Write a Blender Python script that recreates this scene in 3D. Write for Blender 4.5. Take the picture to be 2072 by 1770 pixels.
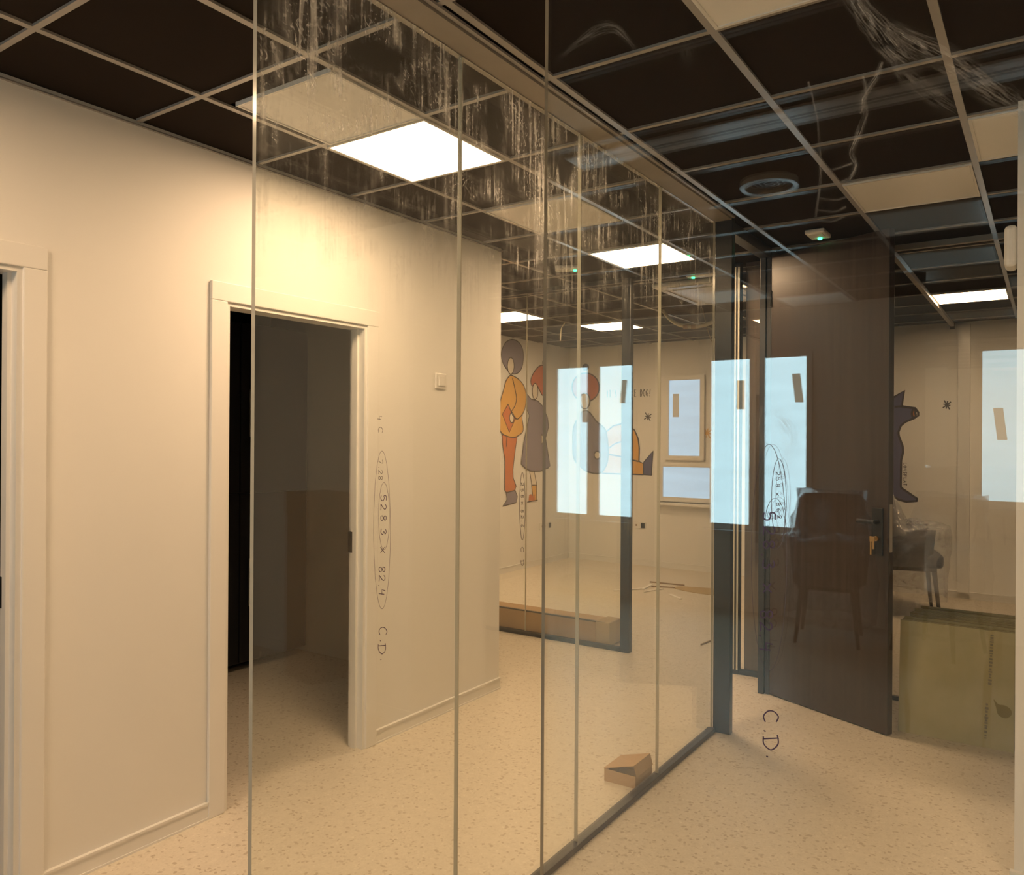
import bpy, bmesh, math, random
from mathutils import Vector, Matrix

random.seed(7)
for o in list(bpy.data.objects):
    bpy.data.objects.remove(o)
S = bpy.context.scene
COL = S.collection

# ------------------------------------------------------------------ camera
W_, H_, F_ = 2072.0, 1770.0, 1602.44
YAW, PIT, ROL, CAMZ = 0.5968, 0.0011, 0.0061, 1.48
_a = Vector((-math.sin(YAW), math.cos(YAW), 0)); _r = Vector((math.cos(YAW), math.sin(YAW), 0)); _u = Vector((0, 0, 1))
FWD = _a * math.cos(PIT) + _u * math.sin(PIT)
_up = _u * math.cos(PIT) - _a * math.sin(PIT)
RGT = _r * math.cos(ROL) + _up * math.sin(ROL)
UPV = _up * math.cos(ROL) - _r * math.sin(ROL)
cam_d = bpy.data.cameras.new('camera'); cam = bpy.data.objects.new('camera', cam_d); COL.objects.link(cam)
cam_d.sensor_fit = 'HORIZONTAL'; cam_d.sensor_width = 36.0; cam_d.lens = 36.0 * F_ / W_
cam_d.clip_start = 0.02; cam_d.clip_end = 100
M = Matrix((RGT, UPV, -FWD)).transposed().to_4x4(); M.translation = Vector((0, 0, CAMZ))
cam.matrix_world = M
S.camera = cam

# ------------------------------------------------------------------ world, exposure
w = bpy.data.worlds.new('world'); S.world = w; w.use_nodes = True
w.node_tree.nodes['Background'].inputs[0].default_value = (0.6, 0.75, 1.0, 1)
w.node_tree.nodes['Background'].inputs[1].default_value = 0.0
S.view_settings.view_transform = 'Standard'; S.view_settings.look = 'None'
S.view_settings.exposure = 0.14; S.view_settings.gamma = 1.0; S.view_settings.use_curve_mapping = False
S.cycles.transparent_max_bounces = 24
S.cycles.max_bounces = 6; S.cycles.diffuse_bounces = 4; S.cycles.glossy_bounces = 4; S.cycles.transmission_bounces = 4
S.cycles.caustics_reflective = False; S.cycles.caustics_refractive = False
S.cycles.sample_clamp_indirect = 6.0
S.cycles.adaptive_threshold = 0.02
S.cycles.use_light_tree = False

LAMP = 36.0                      # luminance of the lit ceiling panels
LAMP_COL = (1.0, 0.665, 0.385)
DAY = 7.2                        # luminance of the daylit film in the windows behind the camera
DAY_COL = (0.60, 0.90, 1.0)

# ------------------------------------------------------------------ helpers
def at(px, py, axis, val):
    """the point of the plane (axis = val) that the photograph shows at this pixel"""
    d = FWD + RGT * ((px - W_ / 2) / F_) - UPV * ((py - H_ / 2) / F_)
    o = Vector((0, 0, CAMZ)); t = (val - o[axis]) / d[axis]
    return o + d * t

def bx(bm, x0, x1, y0, y1, z0, z1):
    v = [bm.verts.new(p) for p in ((x0,y0,z0),(x1,y0,z0),(x1,y1,z0),(x0,y1,z0),(x0,y0,z1),(x1,y0,z1),(x1,y1,z1),(x0,y1,z1))]
    fs = []
    for q in ((0,3,2,1),(4,5,6,7),(0,1,5,4),(1,2,6,5),(2,3,7,6),(3,0,4,7)):
        fs.append(bm.faces.new([v[i] for i in q]))
    return fs

def bevel(bm, w, seg=2):
    bmesh.ops.bevel(bm, geom=list(bm.edges), offset=w, segments=seg, affect='EDGES', profile=0.5)

def tag(o, label=None, cat=None, group=None, kind=None):
    if label: o['label'] = label
    if cat: o['category'] = cat
    if group: o['group'] = group
    if kind: o['kind'] = kind
    return o

def obj(name, bm, mat, parent=None, smooth=False):
    me = bpy.data.meshes.new(name)
    if isinstance(bm, bmesh.types.BMesh):
        bm.normal_update(); bm.to_mesh(me); bm.free()
    else:
        me.from_pydata(*bm)
    for m in (mat if isinstance(mat, (list, tuple)) else [mat]):
        me.materials.append(m)
    if smooth:
        for p in me.polygons: p.use_smooth = True
    o = bpy.data.objects.new(name, me); COL.objects.link(o)
    if parent: o.parent = parent
    return o

def box(name, mat, x0, x1, y0, y1, z0, z1, parent=None, bev=0.0):
    bm = bmesh.new(); bx(bm, x0, x1, y0, y1, z0, z1)
    if bev: bevel(bm, bev)
    return obj(name, bm, mat, parent)

def empty(name, loc, rz=0.0):
    o = bpy.data.objects.new(name, None); COL.objects.link(o)
    o.location = loc; o.rotation_euler = (0, 0, rz); o.empty_display_size = 0.1
    return o

def cbox(name, mat, parent, x0, x1, y0, y1, z0, z1, bev=0.0):
    """child box given in world coordinates under an empty that is only translated"""
    l = parent.location
    return box(name, mat, x0-l.x, x1-l.x, y0-l.y, y1-l.y, z0-l.z, z1-l.z, parent, bev)

def struct(o): o['kind'] = 'structure'; return o

def copy_tree(o, parent=None):
    c = o.copy(); COL.objects.link(c); c.parent = parent
    for ch in list(o.children): copy_tree(ch, c)
    return c

def tube(bm, pts, r, n=8, cap=True):
    pts = [Vector(p) for p in pts]; rings = []
    rs = r if isinstance(r, (list, tuple)) else [r] * len(pts)
    for i, p in enumerate(pts):
        t = (pts[min(i+1, len(pts)-1)] - pts[max(i-1, 0)]).normalized()
        a = Vector((0,0,1)) if abs(t.z) < .9 else Vector((1,0,0))
        x = t.cross(a).normalized(); y = t.cross(x).normalized()
        rings.append([bm.verts.new(p + (x*math.cos(2*math.pi*k/n) + y*math.sin(2*math.pi*k/n))*rs[i]) for k in range(n)])
    for A, B in zip(rings, rings[1:]):
        for k in range(n):
            bm.faces.new((A[k], A[(k+1)%n], B[(k+1)%n], B[k]))
    if cap:
        bm.faces.new(rings[0][::-1]); bm.faces.new(rings[-1])

def ribbon(bm, pts, hw, nrm, lift=0.0):
    """flat stroke of half width hw lying in the plane with normal nrm"""
    nrm = Vector(nrm); pts = [Vector(p) for p in pts]; L = []
    for i, p in enumerate(pts):
        t = (pts[min(i+1, len(pts)-1)] - pts[max(i-1, 0)])
        if t.length < 1e-9: t = Vector((0,0,1))
        s = nrm.cross(t).normalized() * hw
        q = p + nrm * lift
        L.append((bm.verts.new(q - s), bm.verts.new(q + s)))
    for (a, b), (c, d) in zip(L, L[1:]):
        try: bm.faces.new((a, b, d, c))
        except ValueError: pass

def catmull(pts, closed=True, n=5):
    out = []; N = len(pts)
    for i in range(N if closed else N-1):
        g = lambda k: pts[k % N] if closed else pts[max(0, min(N-1, k))]
        p0, p1, p2, p3 = g(i-1), g(i), g(i+1), g(i+2)
        for k in range(n):
            t = k / n
            out.append(tuple(.5*((2*b)+(c-a)*t+(2*a-5*b+4*c-d)*t*t+(-a+3*b-3*c+d)*t**3) for a, b, c, d in zip(p0, p1, p2, p3)))
    if not closed: out.append(tuple(pts[-1]))
    return out

def ell(cx, cy, rx, ry, n=24, a0=0, a1=2*math.pi):
    return [(cx+rx*math.cos(a0+(a1-a0)*k/n), cy+ry*math.sin(a0+(a1-a0)*k/n)) for k in range(n + (0 if abs(a1-a0-2*math.pi) < 1e-6 else 1))]

# ------------------------------------------------------------------ materials
def mat(name):
    m = bpy.data.materials.new(name); m.use_nodes = True
    nt = m.node_tree
    return m, nt, nt.nodes['Principled BSDF'], nt.nodes['Material Output']

def N(nt, t, **kw):
    n = nt.nodes.new(t)
    for k, v in kw.items():
        if hasattr(n, k) and not isinstance(v, dict): setattr(n, k, v)
    return n

def simple(name, col, rough=.5, metal=0.0, spec=.5, noise=0.0, nscale=40.0, bump=0.0):
    m, nt, p, out = mat(name)
    p.inputs['Base Color'].default_value = (*col, 1); p.inputs['Roughness'].default_value = rough
    p.inputs['Metallic'].default_value = metal; p.inputs['Specular IOR Level'].default_value = spec
    tc = N(nt, 'ShaderNodeTexCoord'); nz = N(nt, 'ShaderNodeTexNoise'); nz.inputs['Scale'].default_value = nscale; nz.inputs['Detail'].default_value = 4
    nt.links.new(tc.outputs['Object'], nz.inputs['Vector'])
    if noise:
        mx = N(nt, 'ShaderNodeMix', data_type='RGBA')
        mx.inputs['A'].default_value = (*[c*(1-noise) for c in col], 1); mx.inputs['B'].default_value = (*[min(1, c*(1+noise)) for c in col], 1)
        nt.links.new(nz.outputs['Fac'], mx.inputs['Factor']); nt.links.new(mx.outputs['Result'], p.inputs['Base Color'])
    if bump:
        b = N(nt, 'ShaderNodeBump'); b.inputs['Strength'].default_value = bump; b.inputs['Distance'].default_value = .002
        nt.links.new(nz.outputs['Fac'], b.inputs['Height']); nt.links.new(b.outputs['Normal'], p.inputs['Normal'])
    return m

def emit(name, col, strength, base=(.8,.8,.8)):
    m, nt, p, out = mat(name)
    p.inputs['Base Color'].default_value = (*base, 1); p.inputs['Roughness'].default_value = .6
    p.inputs['Emission Color'].default_value = (*col, 1); p.inputs['Emission Strength'].default_value = strength
    return m

WALL = simple('wall_paint', (.80,.785,.75), .75, noise=.02, nscale=3, bump=.05)
TRIMM = simple('trim_lacquer', (.80,.785,.75), .4)
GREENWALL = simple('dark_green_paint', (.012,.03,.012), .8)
TILE = simple('black_ceiling_tile', (.019,.014,.011), .95, spec=.1, noise=.25, nscale=300)
TEE = simple('grey_tee_steel', (.30,.28,.26), .22, spec=.75)
TRACK = simple('satin_track', (.30,.27,.23), .45, noise=.08, nscale=15)
PANELW = simple('unlit_diffuser', (.88,.87,.85), .28)
LIT = emit('lit_diffuser', LAMP_COL, LAMP)
FRAMEW = simple('white_fixture_frame', (.75,.74,.72), .25, spec=.7)
STEEL = simple('dark_steel', (.014,.017,.022), .32, spec=.6, noise=.3, nscale=9)
SILICONE = simple('clear_silicone_joint', (.56,.53,.42), .3)
CARD = simple('cardboard', (.47,.30,.155), .85, noise=.1, nscale=12)
TAPE = simple('clear_packing_tape', (.50,.36,.20), .2)
FABRIC = simple('grey_upholstery', (.10,.095,.10), .9, noise=.15, nscale=200, bump=.3)
LEGW = simple('dark_leg_wood', (.05,.03,.02), .5)
LEGCAP = simple('black_leg_cap', (.012,.012,.012), .5)
BRASS = simple('brass_key', (.70,.48,.22), .3, metal=1)
NICKEL = simple('satin_nickel', (.62,.58,.52), .35, metal=.8)
BLACKP = simple('black_plastic', (.015,.015,.016), .4)
WHITEP = simple('white_plastic', (.78,.76,.72), .4)
STICK = simple('pale_offcut', (.93,.90,.85), .6)
STICKD = simple('brown_offcut', (.32,.22,.13), .7)
GREEN_LED = emit('green_led', (.05, 1.0, .35), 6.0, (.1,.4,.2))
INK = simple('violet_marker_ink', (.075,.04,.09), .5)
INKF = simple('faint_and_ghost_ink', (.10,.085,.10), .6)  # faint real writing, and mirrored ghosts of writing drawn as ink
OUTL = simple('mural_outline', (.045,.035,.04), .8)
P_GREY = simple('mural_grey_violet', (.235,.212,.285), .85, noise=.06, nscale=8)
P_BLUE = simple('mural_blue_violet', (.10,.095,.19), .85, noise=.06, nscale=8)
P_YEL = simple('mural_ochre', (.70,.39,.09), .85, noise=.05, nscale=8)
P_ORA = simple('mural_orange', (.58,.17,.05), .85, noise=.06, nscale=8)
P_RED = simple('mural_brick_red', (.56,.15,.085), .85, noise=.06, nscale=8)
P_SKIN = simple('mural_bare_skin', (.78,.70,.58), .85)
CONDUIT = simple('cream_conduit', (.55,.48,.33), .5)

def floor_mat():
    m, nt, p, out = mat('terrazzo_vinyl')
    tc = N(nt, 'ShaderNodeTexCoord')
    v1 = N(nt, 'ShaderNodeTexVoronoi'); v1.inputs['Scale'].default_value = 150; v1.inputs['Randomness'].default_value = 1
    v2 = N(nt, 'ShaderNodeTexVoronoi'); v2.inputs['Scale'].default_value = 95
    n1 = N(nt, 'ShaderNodeTexNoise'); n1.inputs['Scale'].default_value = 25; n1.inputs['Detail'].default_value = 6
    for n in (v1, v2, n1): nt.links.new(tc.outputs['Object'], n.inputs['Vector'])
    r1 = N(nt, 'ShaderNodeValToRGB'); e = r1.color_ramp
    e.elements[0].position = 0; e.elements[0].color = (.56,.495,.40,1)
    e.elements[1].position = 1; e.elements[1].color = (.84,.78,.67,1)
    for pos, c in ((.18,(.70,.635,.525,1)), (.7,(.73,.665,.555,1)), (.86,(.75,.685,.575,1))):
        k = e.elements.new(pos); k.color = c
    nt.links.new(v1.outputs['Color'], r1.inputs['Fac'])
    r2 = N(nt, 'ShaderNodeValToRGB'); e = r2.color_ramp
    e.elements[0].position = .04; e.elements[0].color = (1,1,1,1); e.elements[1].position = .09; e.elements[1].color = (0,0,0,1)
    sep = N(nt, 'ShaderNodeSeparateColor'); nt.links.new(v2.outputs['Color'], sep.inputs['Color'])
    nt.links.new(sep.outputs['Red'], r2.inputs['Fac'])
    mx = N(nt, 'ShaderNodeMix', data_type='RGBA'); mx.inputs['B'].default_value = (.47,.385,.285,1)
    nt.links.new(r1.outputs['Color'], mx.inputs['A'])
    ml = N(nt, 'ShaderNodeMath', operation='MULTIPLY'); ml.inputs[1].default_value = .75
    nt.links.new(r2.outputs['Color'], ml.inputs[0]); nt.links.new(ml.outputs[0], mx.inputs['Factor'])
    mx2 = N(nt, 'ShaderNodeMix', data_type='RGBA', blend_type='MULTIPLY'); mx2.inputs['Factor'].default_value = .22
    nt.links.new(mx.outputs['Result'], mx2.inputs['A']); nt.links.new(n1.outputs['Color'], mx2.inputs['B'])
    n1r = N(nt, 'ShaderNodeValToRGB'); n1r.color_ramp.elements[0].position = .3; n1r.color_ramp.elements[0].color = (.7,.7,.7,1); n1r.color_ramp.elements[1].position = .7
    nt.links.new(n1.outputs['Fac'], n1r.inputs['Fac']); nt.links.new(n1r.outputs['Color'], mx2.inputs['B'])
    nt.links.new(mx2.outputs['Result'], p.inputs['Base Color'])
    p.inputs['Roughness'].default_value = .38; p.inputs['Specular IOR Level'].default_value = .35
    return m
FLOORM = floor_mat()

def wood_mat(name, c0, c1, rough=.33):
    m, nt, p, out = mat(name)
    tc = N(nt, 'ShaderNodeTexCoord'); mp = N(nt, 'ShaderNodeMapping'); mp.inputs['Scale'].default_value = (38, 38, 1.1)
    nz = N(nt, 'ShaderNodeTexNoise'); nz.inputs['Scale'].default_value = 1.0; nz.inputs['Detail'].default_value = 7; nz.inputs['Distortion'].default_value = .6
    nt.links.new(tc.outputs['Object'], mp.inputs['Vector']); nt.links.new(mp.outputs['Vector'], nz.inputs['Vector'])
    r = N(nt, 'ShaderNodeValToRGB'); r.color_ramp.elements[0].position = .3; r.color_ramp.elements[0].color = (*c0,1); r.color_ramp.elements[1].position = .72; r.color_ramp.elements[1].color = (*c1,1)
    nt.links.new(nz.outputs['Fac'], r.inputs['Fac']); nt.links.new(r.outputs['Color'], p.inputs['Base Color'])
    p.inputs['Roughness'].default_value = rough
    return m
WOOD = wood_mat('dark_oak_veneer', (.029,.019,.0155), (.053,.036,.029))
WOODW = wood_mat('brown_oak_cladding', (.06,.038,.027), (.115,.076,.055), .45)

def mdf_mat():
    m, nt, p, out = mat('green_mdf')
    tc = N(nt, 'ShaderNodeTexCoord')
    nz = N(nt, 'ShaderNodeTexNoise'); nz.inputs['Scale'].default_value = 5; nz.inputs['Detail'].default_value = 5
    nt.links.new(tc.outputs['Object'], nz.inputs['Vector'])
    r = N(nt, 'ShaderNodeValToRGB'); r.color_ramp.elements[0].position = .3; r.color_ramp.elements[0].color = (.43,.385,.205,1); r.color_ramp.elements[1].position = .7; r.color_ramp.elements[1].color = (.53,.48,.29,1)
    nt.links.new(nz.outputs['Fac'], r.inputs['Fac'])
    mp = N(nt, 'ShaderNodeMapping'); mp.inputs['Scale'].default_value = (9, 9, .9)
    n2 = N(nt, 'ShaderNodeTexNoise'); n2.inputs['Scale'].default_value = 1.3; n2.inputs['Detail'].default_value = 2
    nt.links.new(tc.outputs['Object'], mp.inputs['Vector']); nt.links.new(mp.outputs['Vector'], n2.inputs['Vector'])
    r2 = N(nt, 'ShaderNodeValToRGB'); r2.color_ramp.elements[0].position = .60; r2.color_ramp.elements[0].color = (0,0,0,1); r2.color_ramp.elements[1].position = .68
    nt.links.new(n2.outputs['Fac'], r2.inputs['Fac'])
    mx = N(nt, 'ShaderNodeMix', data_type='RGBA'); mx.inputs['B'].default_value = (.40,.32,.125,1)
    ml = N(nt, 'ShaderNodeMath', operation='MULTIPLY'); ml.inputs[1].default_value = .6
    nt.links.new(r2.outputs['Color'], ml.inputs[0]); nt.links.new(ml.outputs[0], mx.inputs['Factor'])
    nt.links.new(r.outputs['Color'], mx.inputs['A']); nt.links.new(mx.outputs['Result'], p.inputs['Base Color'])
    p.inputs['Roughness'].default_value = .7
    return m
MDF = mdf_mat()
MDFEDGE = simple('green_mdf_edge', (.25,.215,.115), .85, noise=.2, nscale=60)
STAIN = simple('oil_stain', (.24,.19,.045), .5)

def schlick(nt, r0):
    g = N(nt, 'ShaderNodeNewGeometry')
    d = N(nt, 'ShaderNodeVectorMath', operation='DOT_PRODUCT'); nt.links.new(g.outputs['Normal'], d.inputs[0]); nt.links.new(g.outputs['Incoming'], d.inputs[1])
    a = N(nt, 'ShaderNodeMath', operation='ABSOLUTE'); nt.links.new(d.outputs['Value'], a.inputs[0])
    s = N(nt, 'ShaderNodeMath', operation='SUBTRACT'); s.inputs[0].default_value = 1; nt.links.new(a.outputs[0], s.inputs[1])
    pw = N(nt, 'ShaderNodeMath', operation='POWER'); pw.inputs[1].default_value = 5; nt.links.new(s.outputs[0], pw.inputs[0])
    ma = N(nt, 'ShaderNodeMath', operation='MULTIPLY_ADD'); ma.inputs[1].default_value = 1-r0; ma.inputs[2].default_value = r0
    nt.links.new(pw.outputs[0], ma.inputs[0])
    return ma.outputs[0]

def glass_mat(name, tint, r0=.05, dust=.0, streak=.0, horiz=(1,1), zlo=1.7, zhi=2.5, plain=False):
    """clear pane: tinted transmission, Fresnel mirror, and dust / wiping streaks that scatter light"""
    m = bpy.data.materials.new(name); m.use_nodes = True; nt = m.node_tree; nt.nodes.clear()
    out = N(nt, 'ShaderNodeOutputMaterial'); tr = N(nt, 'ShaderNodeBsdfTransparent'); tr.inputs['Color'].default_value = (*tint, 1)
    gl = N(nt, 'ShaderNodeBsdfGlossy'); gl.inputs['Roughness'].default_value = 0.0; gl.inputs['Color'].default_value = (1,1,1,1)
    mx = N(nt, 'ShaderNodeMixShader'); nt.links.new(schlick(nt, r0), mx.inputs[0]); nt.links.new(tr.outputs[0], mx.inputs[1]); nt.links.new(gl.outputs[0], mx.inputs[2])
    if plain and not dust:
        nt.links.new(mx.outputs[0], out.inputs[0]); return m
    df = N(nt, 'ShaderNodeBsdfDiffuse'); df.inputs['Color'].default_value = (.85,.85,.82,1)
    tl = N(nt, 'ShaderNodeBsdfTranslucent'); tl.inputs['Color'].default_value = (.85,.85,.82,1)
    md = N(nt, 'ShaderNodeMixShader'); md.inputs[0].default_value = .5; nt.links.new(df.outputs[0], md.inputs[1]); nt.links.new(tl.outputs[0], md.inputs[2])
    if plain:
        fin = N(nt, 'ShaderNodeMixShader'); fin.inputs[0].default_value = dust; nt.links.new(mx.outputs[0], fin.inputs[1]); nt.links.new(md.outputs[0], fin.inputs[2])
        nt.links.new(fin.outputs[0], out.inputs[0]); return m
    tc = N(nt, 'ShaderNodeTexCoord'); sp = N(nt, 'ShaderNodeSeparateXYZ'); nt.links.new(tc.outputs['Object'], sp.inputs[0])
    # vertical wiping streaks x large blotches, strengthened upward to paint in the glow near the lamps
    mp = N(nt, 'ShaderNodeMapping'); mp.inputs['Scale'].default_value = (55, 55, 3.2)
    n1 = N(nt, 'ShaderNodeTexNoise'); n1.inputs['Scale'].default_value = 1; n1.inputs['Detail'].default_value = 3; n1.inputs['Distortion'].default_value = .8
    nt.links.new(tc.outputs['Object'], mp.inputs['Vector']); nt.links.new(mp.outputs['Vector'], n1.inputs['Vector'])
    r1 = N(nt, 'ShaderNodeMapRange'); r1.inputs['From Min'].default_value = .46; r1.inputs['From Max'].default_value = .78
    nt.links.new(n1.outputs['Fac'], r1.inputs['Value'])
    n2 = N(nt, 'ShaderNodeTexNoise'); n2.inputs['Scale'].default_value = 4.0; n2.inputs['Detail'].default_value = 5; n2.inputs['Distortion'].default_value = 1.5
    nt.links.new(tc.outputs['Object'], n2.inputs['Vector'])
    r2 = N(nt, 'ShaderNodeMapRange'); r2.inputs['From Min'].default_value = .42; r2.inputs['From Max'].default_value = .70
    nt.links.new(n2.outputs['Fac'], r2.inputs['Value'])
    rz = N(nt, 'ShaderNodeMapRange'); rz.inputs['From Min'].default_value = zlo; rz.inputs['From Max'].default_value = zhi; rz.interpolation_type = 'SMOOTHSTEP'
    nt.links.new(sp.outputs['Z'], rz.inputs['Value'])
    n3 = N(nt, 'ShaderNodeTexNoise'); n3.inputs['Scale'].default_value = 34; n3.inputs['Detail'].default_value = 4; n3.inputs['Distortion'].default_value = 2.5
    nt.links.new(tc.outputs['Object'], n3.inputs['Vector'])
    r3 = N(nt, 'ShaderNodeMapRange'); r3.inputs['From Min'].default_value = .52; r3.inputs['From Max'].default_value = .80
    nt.links.new(n3.outputs['Fac'], r3.inputs['Value'])
    s13 = N(nt, 'ShaderNodeMath', operation='MULTIPLY_ADD'); s13.inputs[1].default_value = .7; nt.links.new(r3.outputs[0], s13.inputs[0]); nt.links.new(r1.outputs[0], s13.inputs[2])
    a = N(nt, 'ShaderNodeMath', operation='MULTIPLY'); nt.links.new(s13.outputs[0], a.inputs[0]); nt.links.new(r2.outputs[0], a.inputs[1])
    b = N(nt, 'ShaderNodeMath', operation='MULTIPLY'); nt.links.new(a.outputs[0], b.inputs[0]); nt.links.new(rz.outputs[0], b.inputs[1])
    c = N(nt, 'ShaderNodeMath', operation='MULTIPLY_ADD', use_clamp=True); c.inputs[1].default_value = streak; c.inputs[2].default_value = dust
    nt.links.new(b.outputs[0], c.inputs[0])
    fin = N(nt, 'ShaderNodeMixShader'); nt.links.new(c.outputs[0], fin.inputs[0]); nt.links.new(mx.outputs[0], fin.inputs[1]); nt.links.new(md.outputs[0], fin.inputs[2])
    nt.links.new(fin.outputs[0], out.inputs[0])
    return m
GLASS_B = glass_mat('streaked_partition_glass', (.965,.975,.95), .050, dust=.050, streak=1.3)
GLASS_B0 = glass_mat('clean_partition_glass', (.965,.975,.945), .050, plain=True)
GLASS_B1 = glass_mat('dusty_partition_glass', (.965,.975,.95), .050, dust=.050, plain=True)
GLASS_A = glass_mat('loose_glass', (.975,.98,.965), .055, dust=.004, plain=True)
GLASS_D = glass_mat('clear_partition_glass', (.98,.985,.97), .045, plain=True)
GEDGE = simple('glass_edge_light', (.36,.34,.28), .15, spec=.8)

def film_mat(name, base_alpha=.10):
    m = bpy.data.materials.new(name); m.use_nodes = True; nt = m.node_tree; nt.nodes.clear()
    out = N(nt, 'ShaderNodeOutputMaterial'); tr = N(nt, 'ShaderNodeBsdfTransparent'); tr.inputs['Color'].default_value = (.96,.96,.96,1)
    gl = N(nt, 'ShaderNodeBsdfGlossy'); gl.inputs['Roughness'].default_value = .22
    df = N(nt, 'ShaderNodeBsdfDiffuse'); df.inputs['Color'].default_value = (.8,.8,.8,1)
    tc = N(nt, 'ShaderNodeTexCoord'); nz = N(nt, 'ShaderNodeTexNoise'); nz.inputs['Scale'].default_value = 9; nz.inputs['Detail'].default_value = 5; nz.inputs['Distortion'].default_value = 1.6
    nt.links.new(tc.outputs['Object'], nz.inputs['Vector'])
    bp = N(nt, 'ShaderNodeBump'); bp.inputs['Strength'].default_value = .9; bp.inputs['Distance'].default_value = .03; nt.links.new(nz.outputs['Fac'], bp.inputs['Height'])
    nt.links.new(bp.outputs['Normal'], gl.inputs['Normal'])
    m1 = N(nt, 'ShaderNodeMixShader'); nt.links.new(schlick(nt, .10), m1.inputs[0]); nt.links.new(tr.outputs[0], m1.inputs[1]); nt.links.new(gl.outputs[0], m1.inputs[2])
    rr = N(nt, 'ShaderNodeMapRange'); rr.inputs['From Min'].default_value = .5; rr.inputs['From Max'].default_value = .75; rr.inputs['To Min'].default_value = base_alpha; rr.inputs['To Max'].default_value = base_alpha*3.2
    nt.links.new(nz.outputs['Fac'], rr.inputs['Value'])
    m2 = N(nt, 'ShaderNodeMixShader'); nt.links.new(rr.outputs[0], m2.inputs[0]); nt.links.new(m1.outputs[0], m2.inputs[1]); nt.links.new(df.outputs[0], m2.inputs[2])
    nt.links.new(m2.outputs[0], out.inputs[0])
    return m
FILM = film_mat('clear_plastic_wrap')

def smear_mat():
    m = bpy.data.materials.new('dried_smear'); m.use_nodes = True; nt = m.node_tree; nt.nodes.clear()
    out = N(nt, 'ShaderNodeOutputMaterial'); tr = N(nt, 'ShaderNodeBsdfTransparent')
    df = N(nt, 'ShaderNodeBsdfDiffuse'); df.inputs['Color'].default_value = (.9,.86,.8,1)
    tl = N(nt, 'ShaderNodeBsdfTranslucent'); tl.inputs['Color'].default_value = (.9,.86,.8,1)
    md = N(nt, 'ShaderNodeMixShader'); md.inputs[0].default_value = .5; nt.links.new(df.outputs[0], md.inputs[1]); nt.links.new(tl.outputs[0], md.inputs[2])
    at_ = N(nt, 'ShaderNodeAttribute'); at_.attribute_name = 'st'; sp = N(nt, 'ShaderNodeSeparateXYZ'); nt.links.new(at_.outputs['Vector'], sp.inputs[0])
    mp = N(nt, 'ShaderNodeMapping'); mp.inputs['Scale'].default_value = (2.2, 9.0, 1)
    nz = N(nt, 'ShaderNodeTexNoise'); nz.inputs['Scale'].default_value = 1; nz.inputs['Detail'].default_value = 5
    nt.links.new(at_.outputs['Vector'], mp.inputs['Vector']); nt.links.new(mp.outputs['Vector'], nz.inputs['Vector'])
    r1 = N(nt, 'ShaderNodeMapRange'); r1.inputs['From Min'].default_value = .40; r1.inputs['From Max'].default_value = .85; nt.links.new(nz.outputs['Fac'], r1.inputs['Value'])
    # fade to the sides of the stroke
    ab = N(nt, 'ShaderNodeMath', operation='ABSOLUTE'); nt.links.new(sp.outputs['Y'], ab.inputs[0])
    r2 = N(nt, 'ShaderNodeMapRange'); r2.inputs['From Min'].default_value = 1.0; r2.inputs['From Max'].default_value = .2; nt.links.new(ab.outputs[0], r2.inputs['Value'])
    mu = N(nt, 'ShaderNodeMath', operation='MULTIPLY'); nt.links.new(r1.outputs[0], mu.inputs[0]); nt.links.new(r2.outputs[0], mu.inputs[1])
    mz = N(nt, 'ShaderNodeMath', operation='MULTIPLY'); nt.links.new(mu.outputs[0], mz.inputs[0]); nt.links.new(sp.outputs['Z'], mz.inputs[1])
    fin = N(nt, 'ShaderNodeMixShader'); nt.links.new(mz.outputs[0], fin.inputs[0]); nt.links.new(tr.outputs[0], fin.inputs[1]); nt.links.new(md.outputs[0], fin.inputs[2])
    nt.links.new(fin.outputs[0], out.inputs[0])
    return m
SMEAR = smear_mat()

def window_mat(name, col, strength):
    """film-covered pane lit by the daylight outside, with creases"""
    m, nt, p, out = mat(name)
    p.inputs['Base Color'].default_value = (.25,.27,.30,1); p.inputs['Roughness'].default_value = .35
    tc = N(nt, 'ShaderNodeTexCoord'); mp = N(nt, 'ShaderNodeMapping'); mp.inputs['Rotation'].default_value = (0, .75, 0); mp.inputs['Scale'].default_value = (1.5, 1, 14)
    nz = N(nt, 'ShaderNodeTexNoise'); nz.inputs['Scale'].default_value = 1.0; nz.inputs['Detail'].default_value = 3
    nt.links.new(tc.outputs['Object'], mp.inputs['Vector']); nt.links.new(mp.outputs['Vector'], nz.inputs['Vector'])
    rr = N(nt, 'ShaderNodeMapRange'); rr.inputs['From Min'].default_value = .3; rr.inputs['From Max'].default_value = .7; rr.inputs['To Min'].default_value = strength*.93; rr.inputs['To Max'].default_value = strength*1.05
    nt.links.new(nz.outputs['Fac'], rr.inputs['Value']); nt.links.new(rr.outputs[0], p.inputs['Emission Strength'])
    p.inputs['Emission Color'].default_value = (*col, 1)
    return m
DAYFILM = window_mat('daylit_window_film', DAY_COL, DAY)
DAYFILM2 = window_mat('shaded_daylit_film', DAY_COL, DAY*.6)
DAYTAPE = emit('daylit_brown_tape', (.75,.72,.55), DAY*.22, (.4,.3,.18))
SHADEFILM = window_mat('shaded_window_film', (.66,.93,1.25), .78)
SHADETAPE = emit('backlit_brown_tape', (.8,.72,.55), .28, (.4,.3,.18))  # both tapes glow in place of daylight coming through them

# ------------------------------------------------------------------ measures of the place
XW, XB, YA, YF, XFL, YBK, XR, HC = -2.697, -1.415, 1.33, 8.56, -4.955, -4.14, 1.9, 2.60
LX = lambda i: -2.314 + .5153*i
LY = lambda j: 1.0567 + .5195*j

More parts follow.
